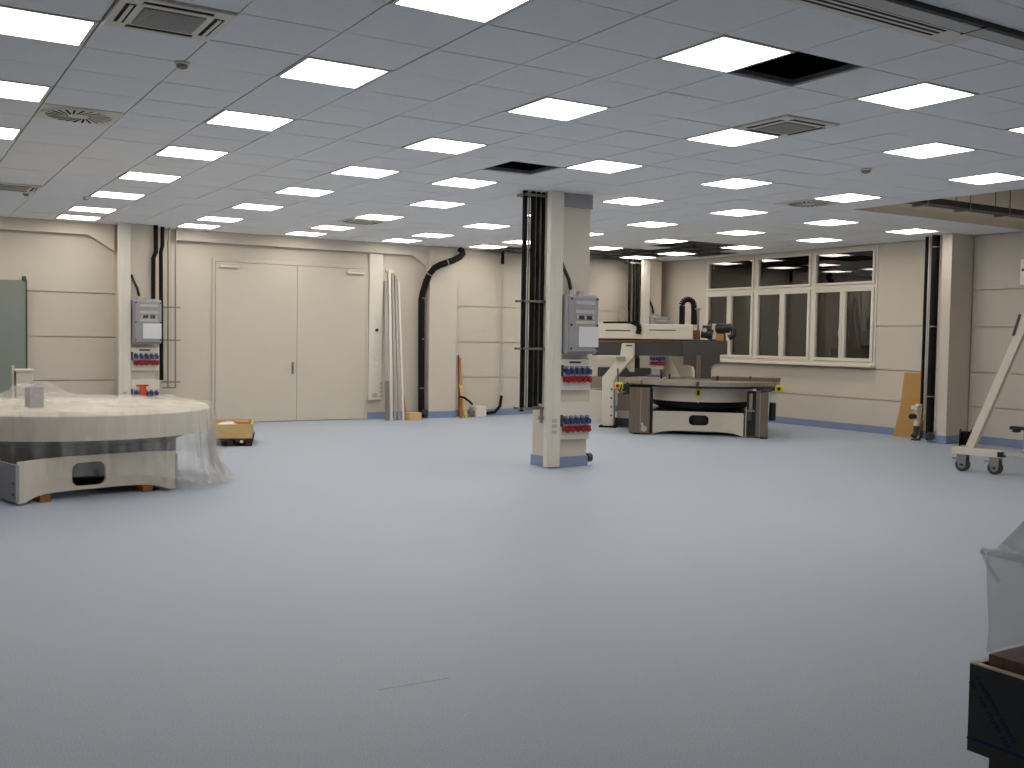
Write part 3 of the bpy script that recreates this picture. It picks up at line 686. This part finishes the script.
cv = MB().box(-2.78+X0, -1.01+X0, 1.36, 1.74, 1.628, 1.90).build('beam_cover', M_mach, mo, bevel=.012)
MB().box(-2.6+X0, -2.15+X0, 1.354, 1.36, 1.765, 1.785).build('cover_groove', M_dkgrey, cv)
MB().box(-1.80+X0, -1.32+X0, 1.354, 1.36, 1.785, 1.80).build('cover_groove', M_dkgrey, cv)
MB().box(-1.01+X0, -.90+X0, 1.40, 1.7, 1.63, 1.80).build('cover_end', M_orstrip, mo)
# energy chains
ch = MB(); pth = [(-1.225+X0, 1.55, 1.90)]+[(-1.225+X0, 1.55, 2.24)]+arc((-1.125+X0, 1.55, 2.25), .11, 175, 5, 10)+[(-1.015+X0, 1.55, 2.22), (-1.0+X0, 1.55, 1.90)]
for k in range(len(pth)-1): ch.bar(pth[k], pth[k+1], .10, .085, up=(0, 1, 0))
ch.box(-1.06+X0, -.97+X0, 1.48, 1.62, 1.9, 2.12).build('energy_chain', M_black, mo)
ch = MB(); pth = [(-2.65+X0, 1.42, 1.92), (-2.1+X0, 1.42, 1.93)]+arc((-2.08+X0, 1.36, 1.82), .10, 90, -20, 6)+[(-2.0+X0, 1.34, 1.72)]
for k in range(len(pth)-1): ch.bar(pth[k], pth[k+1], .035 if k == 0 else .09, .07, up=(0, 1, 0))
ch.build('energy_chain', M_black, mo)
MB().tube([(-.93+X0, 1.5, 1.8), (-.93+X0, 1.5, 2.18)], .022, 10).box(-.99+X0, -.89+X0, 1.47, 1.53, 2.17, 2.20).build('guide_rod', M_steel, mo)
mt_ = MB().tube([(-.62+X0, 1.42, 1.84), (-.36+X0, 1.42, 1.84)], .085, 16).tube([(-.40+X0, 1.38, 1.88), (-.30+X0, 1.36, 1.82), (-.29+X0, 1.36, 1.72), (-.38+X0, 1.36, 1.67)], .06, 12).build('spindle_motor', M_blackp, mo, smooth=True)
MB().tube([(-.86+X0, 1.35, 1.76), (-.66+X0, 1.35, 1.72)], .09, 16).tube([(-.84+X0, 1.32, 1.84), (-.70+X0, 1.32, 1.83)], .05, 12).tube([(-.74+X0, 1.34, 1.90), (-.72+X0, 1.36, 1.97), (-.6+X0, 1.40, 1.92)], .022, 8).build('drive_motor', M_blackp, mo, smooth=True)
MB().tube([(-.80+X0, 1.25, 1.80), (-.80+X0, 1.24, 1.80)], .04, 12).build('motor_badge', M_lgrey, mo)
MB().box(-.68+X0, -.60+X0, 1.36, 1.5, 1.64, 1.92).build('motor_bracket', M_mach, mo)
MB().box(-.60+X0, -.47+X0, 1.36, 1.5, 1.62, 1.74).build('gearbox', M_board, mo)
MB().tube([(-2.32+X0, 1.6, 1.90), (-2.32+X0, 1.6, 2.14)], .10, 20).tube([(-2.32+X0, 1.6, 2.14), (-2.32+X0, 1.6, 2.20)], .05, 12).build('oil_canister', M_plate, mo, smooth=True)
# left swan-neck support
sw = [(-2.27,1.545),(-2.05,1.545),(-2.05,1.30),(-2.36,.93),(-2.40,.85),(-2.39,.03),(-2.60,.03),(-2.62,.92),(-2.30,1.30)]
su = MB().prism([(x+X0, z) for x, z in sw], 1.16, 1.38).build('support_arm', M_mach, mo, bevel=.012)
MB().box(-2.20+X0, -2.08+X0, 1.152, 1.16, 1.49, 1.515).build('arm_slot', M_dkgrey, su)
MB().box(-2.36+X0, -2.20+X0, 1.12, 1.16, 1.22, 1.30).build('arm_clamp', M_plate, su)
for z in (.22, .38, .54, .70): MB().tube([(-2.44+X0, 1.16, z), (-2.44+X0, 1.15, z)], .018, 10).build('bolt', M_dkgrey, su)
MB().box(-2.66+X0, -2.34+X0, 1.12, 1.40, 0, .03).build('support_foot', M_black, su)
MB().prism([(-2.28+X0, 1.20), (-2.06+X0, 1.28), (-2.06+X0, 1.02), (-2.14+X0, 1.02)], 1.40, 1.44).build('arm_gusset', M_mach, mo)
MB().box(-2.36+X0, -2.0+X0, 1.42, 1.9, .30, .62).build('pump_housing', M_stain, mo)
MB().box(-2.40+X0, -1.98+X0, 1.40, 1.9, .0, .16).build('pump_plinth', M_dkgrey, mo)
MB().box(-2.36+X0, -2.0+X0, 1.42, 1.9, .16, .30).build('pump_skirt', M_lgrey, mo)
MB().box(-2.26+X0, -2.06+X0, 1.30, 1.40, .66, .76).tube([(-2.25+X0, 1.28, .62), (-2.05+X0, 1.28, .66)], .02, 8).build('hose_block', M_blackp, mo)
# rear cross beam, cabinets and right swan-neck
MB().box(-2.9+X0, -1.87+X0, 2.5, 2.75, .885, 1.06).build('rear_beam', M_dkgrey, mo, bevel=.006)
MB().box(-2.92+X0, -2.45+X0, 2.52, 2.9, 1.085, 1.29).build('rear_box', M_mach, mo, bevel=.01)
MB().box(-2.08+X0, -1.91+X0, 2.52, 2.8, 1.062, 1.40).build('rear_box', M_mach, mo, bevel=.01)
MB().box(-2.22+X0, -2.10+X0, 2.55, 2.8, 1.062, 1.26).build('rear_motor', M_blackp, mo)
MB().box(-3.05+X0, -2.62+X0, 2.5, 2.95, .0, .62).build('rear_cabinet', M_mach, mo, bevel=.01)
MB().box(-3.05+X0, -2.66+X0, 2.5, 2.9, .65, .88).build('rear_stack', M_taupe, mo)
rs = [(-1.54,1.33),(-1.22,1.33),(-1.10,1.15),(-1.05,.9),(-1.05,.03),(-1.30,.03),(-1.30,.92)]
MB().prism([(x+X0, z) for x, z in rs], 2.44, 2.62).build('support_arm', M_mach, mo, bevel=.012)
MB().box(-1.54+X0, -1.2+X0, 1.76, 2.5, 1.335, 1.5).build('arm_bridge', M_mach, mo)
MB().box(-1.85+X0, -1.55+X0, 1.75, 2.1, .925, .96).build('blue_cloth', mat('blue_cloth', (120, 140, 176), .9), mo)

# ------------------------------------------------------------------ wrapped round machine on the left
LC = Vector((1.76, 11.56, 0)); LA = R(14)
lm = thing('rotary_table', 'large round cream turntable machine standing under clear plastic film', 'machine', tuple(LC), LA)
fr = Vector((1.04+.77*math.cos(LA), 10.13+.77*math.sin(LA), 0))-LC
yl = -fr.x*math.sin(LA)+fr.y*math.cos(LA); xl = fr.x*math.cos(LA)+fr.y*math.sin(LA)
bf = concave_base(lm, W, .02, .40, M_mach, -.06, .09, .315); bf.location = (xl, yl, 0)
for s in (-1, 1):
    q = MB().box(xl+s*W/2-.015, xl+s*W/2+.015, yl, yl+2.2, .03, .37).build('base_side', M_grey, lm)
    for z in (.1, .2): MB().tube([(xl+s*(W/2+.015), yl+.06, z), (xl+s*(W/2+.022), yl+.06, z)], .014, 8).build('bolt', M_dkgrey, q)
MB().box(xl-W/2, xl+W/2, yl+2.2, yl+2.24, .03, .38).build('base_back', M_mach, lm)
MB().box(xl-.3, xl+.3, yl+.6, yl+.7, .1, .36).build('base_rib', M_core, lm)
MB().lathe([(1.0, .25), (1.0, .46), (1.10, .50), (1.10, .56)], (0, 0, 0), 48).build('bearing_core', M_core, lm, smooth=True)
MB().lathe([(1.28, .555), (1.35, .56), (1.35, .79), (1.32, .81)], (0, 0, 0), 72).build('rotary_disc', M_mach, lm, smooth=True)
p = AZ(37, 391, 1.0); p = Vector((1.33, 11.4, 0))-LC
MB().box(-.07, .07, -.07, .07, .81, 1.02).build('centre_block', M_grey, lm, loc=(p.x*math.cos(LA)+p.y*math.sin(LA), -p.x*math.sin(LA)+p.y*math.cos(LA), 0), bevel=.006)
for x, y, lb in ((-.5, .16, 'brown wooden block under the wrapped machine next to its grey bolted end plate'), (.5, .16, 'brown wooden block under the wrapped machine next to the gathered film flap')):
    w_ = tag(MB().box(-.1, .1, -.05, .05, 0, .063).build('wood_block', M_block, bevel=.004), lb, 'block', 'wooden blocks under the wrapped machine')
    q = Vector(((xl+x)*math.cos(LA)-(yl+y)*math.sin(LA), (xl+x)*math.sin(LA)+(yl+y)*math.cos(LA), 0))+LC
    w_.location = q; w_.rotation_euler = (0, 0, LA+R(90))
# film: polar sheet draped over disc and hanging down in folds
bl = p.copy()
def film():
    rnd = random.Random(3); m = MB(); NA = 220
    RF = 1.375; rings = [0, .12, .22, .32, .42, .52, .62, .72, .82, .92, 1.02, 1.12, 1.22, 1.3, 1.35, RF]
    skirt_n = 16; vs = []
    ph = [rnd.uniform(0, 6.28) for _ in range(12)]
    def fold(a): return sum(math.sin(a*k+ph[n])*c for n, (k, c) in enumerate(((17, .5), (29, .4), (41, .35), (7, .4), (61, .2))))
    for r in rings:
        for k in range(NA):
            a = 2*math.pi*k/NA; x, y = r*math.cos(a), r*math.sin(a)
            d = math.hypot(x-bl.x, y-bl.y)
            z = .835+.20*math.exp(-(max(0, d-.09)/.34)**1.3)
            z += .03*max(0, math.sin(x*9+2*math.sin(y*6)))*(1-(r/RF)**6)+.02*math.sin(y*14+x*5)*(1-(r/RF)**6)
            z += .07*math.exp(-((x-.55)**2+(y+.1)**2)/.05)+.08*math.exp(-((x-.95)**2+(y-.1)**2)/.02)+.015*fold(a)*(r/RF)*(1-(r/RF)**4)
            vs.append((LC.x+x, LC.y+y, max(z, .822)))
    for t in range(1, skirt_n+1):
        f = t/skirt_n
        for k in range(NA):
            a = 2*math.pi*k/NA; da = (math.degrees(a)+180) % 360-180          # 0 = towards +u
            right = math.exp(-((da+25)/50)**2)
            zend = .30-.285*right; zend += .05*math.sin(a*5+1)*(1-right)
            z = .82+(zend-.82)*f
            rr = RF+.022*fold(a)*min(1, f*2)-.03*f*(1-right)+right*(.03*f+.14*max(0, f-.7)/.3*(1+.5*fold(a)))
            rr += .006*math.sin(z*23+a*11)*f
            vs.append((LC.x+rr*math.cos(a), LC.y+rr*math.sin(a), max(.008, z)))
    n = len(rings)+skirt_n; fs = []
    for i in range(n-1):
        for k in range(NA):
            fs.append((i*NA+k, i*NA+(k+1) % NA, (i+1)*NA+(k+1) % NA, (i+1)*NA+k))
    return m.add(vs, fs).build('plastic_cover', M_film, smooth=True)
fo = film()
tag(fo, 'crumpled clear plastic film draped over the round machine', 'plastic film')
for p_ in fo.data.polygons: p_.use_smooth = True

# the loose gathered flap of film on the side towards the crate
m = MB(); NA, NZ = 60, 12; vs = []; fs = []; rnd = random.Random(9); ph = [rnd.uniform(0, 6.28) for _ in range(6)]
for t in range(NZ+1):
    f = t/NZ
    for k in range(NA+1):
        a_ = R(-62+78*k/NA); w_ = math.sin(math.pi*k/NA)
        rr = 1.385+.03*f+w_*(.05*f+.10*max(0, f-.75)/.25)+(.02+.03*f)*sum(math.sin(a_*q+ph[n]) for n, q in enumerate((33, 51, 23, 77)))*.6
        z = .78*(1-f)+.006+.02*(1-w_)*f+.012*math.sin(k*1.3)*f
        vs.append((LC.x+rr*math.cos(a_), LC.y+rr*math.sin(a_), max(.006, z)))
for t in range(NZ):
    for k in range(NA): fs.append((t*(NA+1)+k, t*(NA+1)+k+1, (t+1)*(NA+1)+k+1, (t+1)*(NA+1)+k))
m.add(vs, fs).build('gathered_flap', M_film, fo, smooth=True)

# grey-green panel, white pedestal behind
gp = thing('partition_panel', 'tall grey-green panel standing against the back wall', 'panel', (1.25, V1-.10, 0))
MB().box(-1.6, .735, -.03, .02, 0, 2.40).build('sheet', M_panelg, gp)
MB().box(.735, .755, -.04, .03, 0, 2.42).build('edge_rail', M_dkgrey, gp)
MB().box(.68, .74, -.05, -.03, 2.40, 2.47).build('top_clip', M_dkgrey, gp)
q = AV(22, 380, 15.5)
pd = thing('pedestal_unit', 'narrow white pedestal unit standing behind the wrapped machine', 'cabinet', (q.x, 15.5, 0))
MB().box(-.09, .12, -.15, .2, 0, q.z+.12).build('body', M_mach, pd, bevel=.008)
MB().box(-.10, .13, -.165, .215, q.z+.12, q.z+.15).build('lid', M_white, pd, bevel=.004)
MB().box(-.135, -.105, -.1, .1, 0, q.z+.2).build('side_rail', M_mach, pd)

# ------------------------------------------------------------------ wooden crate on a dark pallet
c0 = AZ(208, 446.5, 0)
CA = R(-19)
pl = thing('pallet', 'low dark pallet under the pale wooden crate', 'pallet', tuple(c0), CA)
for x in (.0, .26, .52): MB().box(x, x+.08, 0, 1.0, 0, .09).build('bearer', M_dwood, pl)
for k in range(6): MB().box(-.02, .62, .0+k*.17, .13+k*.17, .09, .112).build('deck_board', M_dwood, pl)
MB().box(.44, .48, -.004, 0, .05, .085).build('label', M_paper, pl)
cr_ = thing('crate', 'open pale wooden crate on the dark pallet', 'crate', (c0.x, c0.y, .113), CA)
L_, D_ = .60, .95
MB().box(0, L_, 0, .02, 0, .20).build('front_board', M_wood, cr_); MB().box(0, L_, D_-.02, D_, 0, .20).build('back_board', M_wood, cr_)
MB().box(0, .02, .02, D_-.02, 0, .20).build('side_board', M_wood, cr_); MB().box(L_-.02, L_, .02, D_-.02, 0, .20).build('side_board', M_wood, cr_)
MB().box(.02, L_-.02, .02, D_-.02, 0, .02).build('bottom_board', M_wood, cr_)
MB().box(L_, L_+.006, .0, .05, .0, .2).build('corner_strap', M_steel, cr_)
def lump(parent, name, m, c, sx, sy, sz, seed):
    rnd = random.Random(seed); n, k = 14, 7; mb = MB(); vs = []; fs = []
    for i in range(k+1):
        for j in range(n):
            t = math.pi*i/k; a = 2*math.pi*j/n; r = 1+rnd.uniform(-.1, .1)
            vs.append((c[0]+sx*r*math.sin(t)*math.cos(a), c[1]+sy*r*math.sin(t)*math.sin(a), c[2]+sz*math.cos(t)*r))
    for i in range(k):
        for j in range(n): fs.append((i*n+j, i*n+(j+1) % n, (i+1)*n+(j+1) % n, (i+1)*n+j))
    return mb.add(vs, fs).build(name, m, parent, smooth=True)
ca, sa = math.cos(CA), math.sin(CA)
o = lump(None, 'packing_sack', M_paper, (0, 0, .095), .19, .26, .095, 4); o.location = (c0.x+.24*ca-.32*sa, c0.y+.24*sa+.32*ca, .133); o.rotation_euler = (0, 0, CA)
tag(o, 'crumpled white packing sack lying in the wooden crate', 'sack')
o = MB().box(-.2, .2, -.15, .15, 0, .17).build('carton', M_board, bevel=.006); o.location = (c0.x+.34*ca-.74*sa, c0.y+.34*sa+.74*ca, .133); o.rotation_euler = (0, 0, CA)
tag(o, 'small brown carton inside the wooden crate', 'carton')

# ------------------------------------------------------------------ wheeled lifting frame
k1, k2 = AZ(962.5, 471, 0), AZ(995, 474.5, 0)
ang = math.atan2(k2.y-k1.y, k2.x-k1.x); sp = (k2-k1).length
lf = thing('lifting_frame', 'cream wheeled A-frame with slanted square leg and swivel casters', 'frame', tuple(k1), ang)
MB().box(-.13, sp+.10, -.05, .05, .215, .305).build('foot_beam', M_mach, lf, bevel=.006)
MB().box(sp+.04, sp+.105, -.054, .054, .225, .29).build('beam_plug', M_blackp, lf)
zt = 2.1
MB().bar((.09, 0, .30), (.78, 0, zt), .09, .10, up=(1, 0, 0)).build('slanted_leg', M_mach, lf, bevel=.004)
MB().bar((1.47, 0, .30), (.78, 0, zt), .09, .10, up=(1, 0, 0)).build('slanted_leg', M_mach, lf, bevel=.004)
MB().box(sp+.10, 1.56-sp-.1, -.02, .02, .25, .29).build('tie_bar', M_lgrey, lf)
MB().box(1.56-sp-.1, 1.69, -.05, .05, .215, .305).build('foot_beam', M_mach, lf, bevel=.006)
MB().box(.74, .82, -.04, .04, .30, 2.75).build('mast', M_grey, lf, bevel=.004)
MB().box(.64, .92, -.07, .07, 2.33, 2.64).build('head_block', M_mach, lf, bevel=.008)
MB().box(.66, .90, -.075, -.07, 2.50, 2.53).build('head_bolt', M_dkgrey, lf)
MB().bar((.585, -.055, 1.72), (.655, -.055, 1.98), .01, .03, up=(1, 0, 0)).build('leg_slot', M_dkgrey, lf)
MB().box(.60, .78, -.10, .02, .58, .62).box(.64, .70, -.12, -.02, .55, .60).build('winch_bracket', M_blackp, lf)
for x, dx in ((0, 1), (sp, 1), (1.56-sp, -1), (1.56, -1)):
    c = MB().box(x-.06, x+.06, -.05, .05, .19, .215).box(x-.05, x+.06, -.055, -.04, .10, .19).box(x-.05, x+.06, .04, .055, .10, .19).build('caster_fork', M_steel, lf)
    wz = MB().tube([(x, -.03, .085), (x, .03, .085)], .085, 24).build('caster_wheel', M_rubber, c, smooth=True)
    MB().tube([(x, -.034, .085), (x, .034, .085)], .05, 16).build('wheel_hub', M_steel, c, smooth=True)
    MB().tube([(x, -.06, .085), (x, .06, .085)], .014, 8).build('axle', M_dkgrey, c)
    MB().box(x-.13, x-.05, -.03, .03, .15, .165).build('brake_pedal', M_steel, c)
# cable reel behind it
q = AZ(966, 446, 0)
rlx = thing('cable_reel', 'black cable reel on the floor behind the wheeled frame', 'reel', tuple(AZ(965.5, 447.5, 0)), R(30))
MB().tube([(0, -.09, .145), (0, -.07, .145)], .145, 24).build('flange', M_blackp, rlx, smooth=True)
MB().tube([(0, .07, .145), (0, .09, .145)], .145, 24).build('flange', M_blackp, rlx, smooth=True)
cw = MB()
for k in range(5): cw.tube(arc((0, -.055+k*.027, .145), .10, 0, 360, 24), .014, 6, cap=False)
cw.build('cable_winding', M_black, rlx, smooth=True)
MB().tube([(0, -.1, .145), (0, .1, .145)], .035, 12).build('hub', M_rubber, rlx, smooth=True)
MB().bar((-.12, -.1, .02), (.06, -.1, .30), .014, .014).build('stand', M_lgrey, rlx)

# ------------------------------------------------------------------ filmed steel box on legs at the right, with a hooded item
ZT = .80
b0, b1 = AZ(970, 663.5, ZT), AZ(1024, 680, ZT)
BA = math.atan2(b1.y-b0.y, b1.x-b0.x)
hb = ZT-(AZ(970, 663.5, ZT)-Vector((0, 0, CH))).length*.0  # kept simple: side height from the two left corners
d = ray(968, 750); t_ = math.hypot(b0.x, b0.y)/math.hypot(d.x, d.y); zb_ = CH+d.z*t_
sb = thing('steel_trough', 'dark steel box in printed protective film on dark legs', 'box', (b0.x, b0.y, 0), BA)
LB, DB = .9, .55
MB().box(0, LB, 0, .012, zb_, ZT).build('front_sheet', M_film_steel, sb)
MB().box(0, .012, .012, DB, zb_, ZT).build('side_sheet', M_film_steel, sb); MB().box(LB-.012, LB, .012, DB, zb_, ZT).build('side_sheet', M_film_steel, sb)
MB().box(.012, LB-.012, DB-.012, DB, zb_, ZT).build('back_sheet', M_film_steel, sb)
MB().box(.012, LB-.012, .012, DB-.012, zb_, zb_+.012).build('bottom_sheet', M_film_steel, sb)
MB().box(0, LB, 0, .016, ZT, ZT+.004).box(0, .016, .016, DB, ZT, ZT+.004).build('rim', M_beige, sb)
MB().box(0, LB, -.003, 0, zb_+.030, zb_+.035).build('fold_line', M_ink, sb)
for x, y in ((.04, .03), (LB-.1, .03), (.04, DB-.09), (LB-.1, DB-.09)): MB().box(x, x+.06, y, y+.06, 0, zb_).build('leg', M_dkgrey, sb)
# two slanted lines of worn blue print, too blurred to read
ink = MB(); hgt = ZT-zb_; rnd = random.Random(11)
for ln in range(2):
    s0 = Vector((.004+ln*.016, 0, ZT-.15*hgt-.01+ln*.014)); dr = Vector((.62, 0, -.78)); s = 0
    while s < .165:
        l = rnd.uniform(.004, .008)
        if rnd.random() > .12: ink.bar(s0+dr*s+Vector((0, -.0012, 0)), s0+dr*(s+l)+Vector((0, -.0012, 0)), .0012, rnd.uniform(.008, .013), up=(.78, 0, .62))
        s += l+.0025
tag(ink.build('film_print', M_ink, sb), 'blurred slanted lines of blue film print')
o = MB().zprism([(.035, .022), (LB-.06, .022), (LB-.06, DB-.05), (.035, DB-.05)], zb_+.013, ZT+.03).build('padding_block', M_brown, loc=(b0.x, b0.y, 0)); o.rotation_euler = (0, 0, BA)
tag(o, 'red-brown fibrous padding block lying in the filmed steel box', 'padding')
hz1, hz2 = .28, .62
vs = []; fs = []
ring = []
NN = 10
x0, x1, y0, y1 = .03, LB-.05, .02, DB-.04
per = [(x0+(x1-x0)*k/NN, y0) for k in range(NN)]+[(x1, y0+(y1-y0)*k/NN) for k in range(NN)]+[(x1-(x1-x0)*k/NN, y1) for k in range(NN)]+[(x0, y1-(y1-y0)*k/NN) for k in range(NN)]
lev = [(0, 0, ZT+.034), (.0, .005, ZT+.10), (-.002, .006, ZT+.2), (-.008, .003, ZT+hz1), (.008, .004, ZT+hz1+.012), (.11, .006, ZT+hz1+.19), (.19, .004, ZT+hz2)]
for ins, wob, z in lev:
    for k, (x, y) in enumerate(per):
        cx, cy = (x0+x1)/2, (y0+y1)/2; fx = 1-ins/((x1-x0)/2); fy = 1-ins/((y1-y0)/2)
        wv = wob*math.sin(k*2.3+z*31)
        vs.append((cx+(x-cx)*fx+wv, cy+(y-cy)*fy+wv*.6, z+wob*.6*math.sin(k*1.7)))
n = len(per)
for i in range(len(lev)-1):
    for k in range(n): fs.append((i*n+k, i*n+(k+1) % n, (i+1)*n+(k+1) % n, (i+1)*n+k))
fs.append(tuple((len(lev)-1)*n+k for k in range(n)))
o = MB().add(vs, fs).build('plastic_hood', M_hood, loc=(b0.x, b0.y, 0)); o.rotation_euler = (0, 0, BA)
tag(o, 'milky plastic hood tied over the filmed steel box', 'plastic film')
hem = [Vector((x0-.014, y0-.012, ZT+hz1+.002))]+[Vector((x0+k*.1, y0-.012, ZT+hz1-.006+.008*math.sin(k*2))) for k in range(1, 8)]
MB().tube(hem, .009, 8).tube([hem[0], hem[0]+Vector((.02, -.006, -.03)), hem[0]+Vector((.05, -.006, -.065))], .005, 6).build('gathered_hem', M_hood, o, smooth=True)
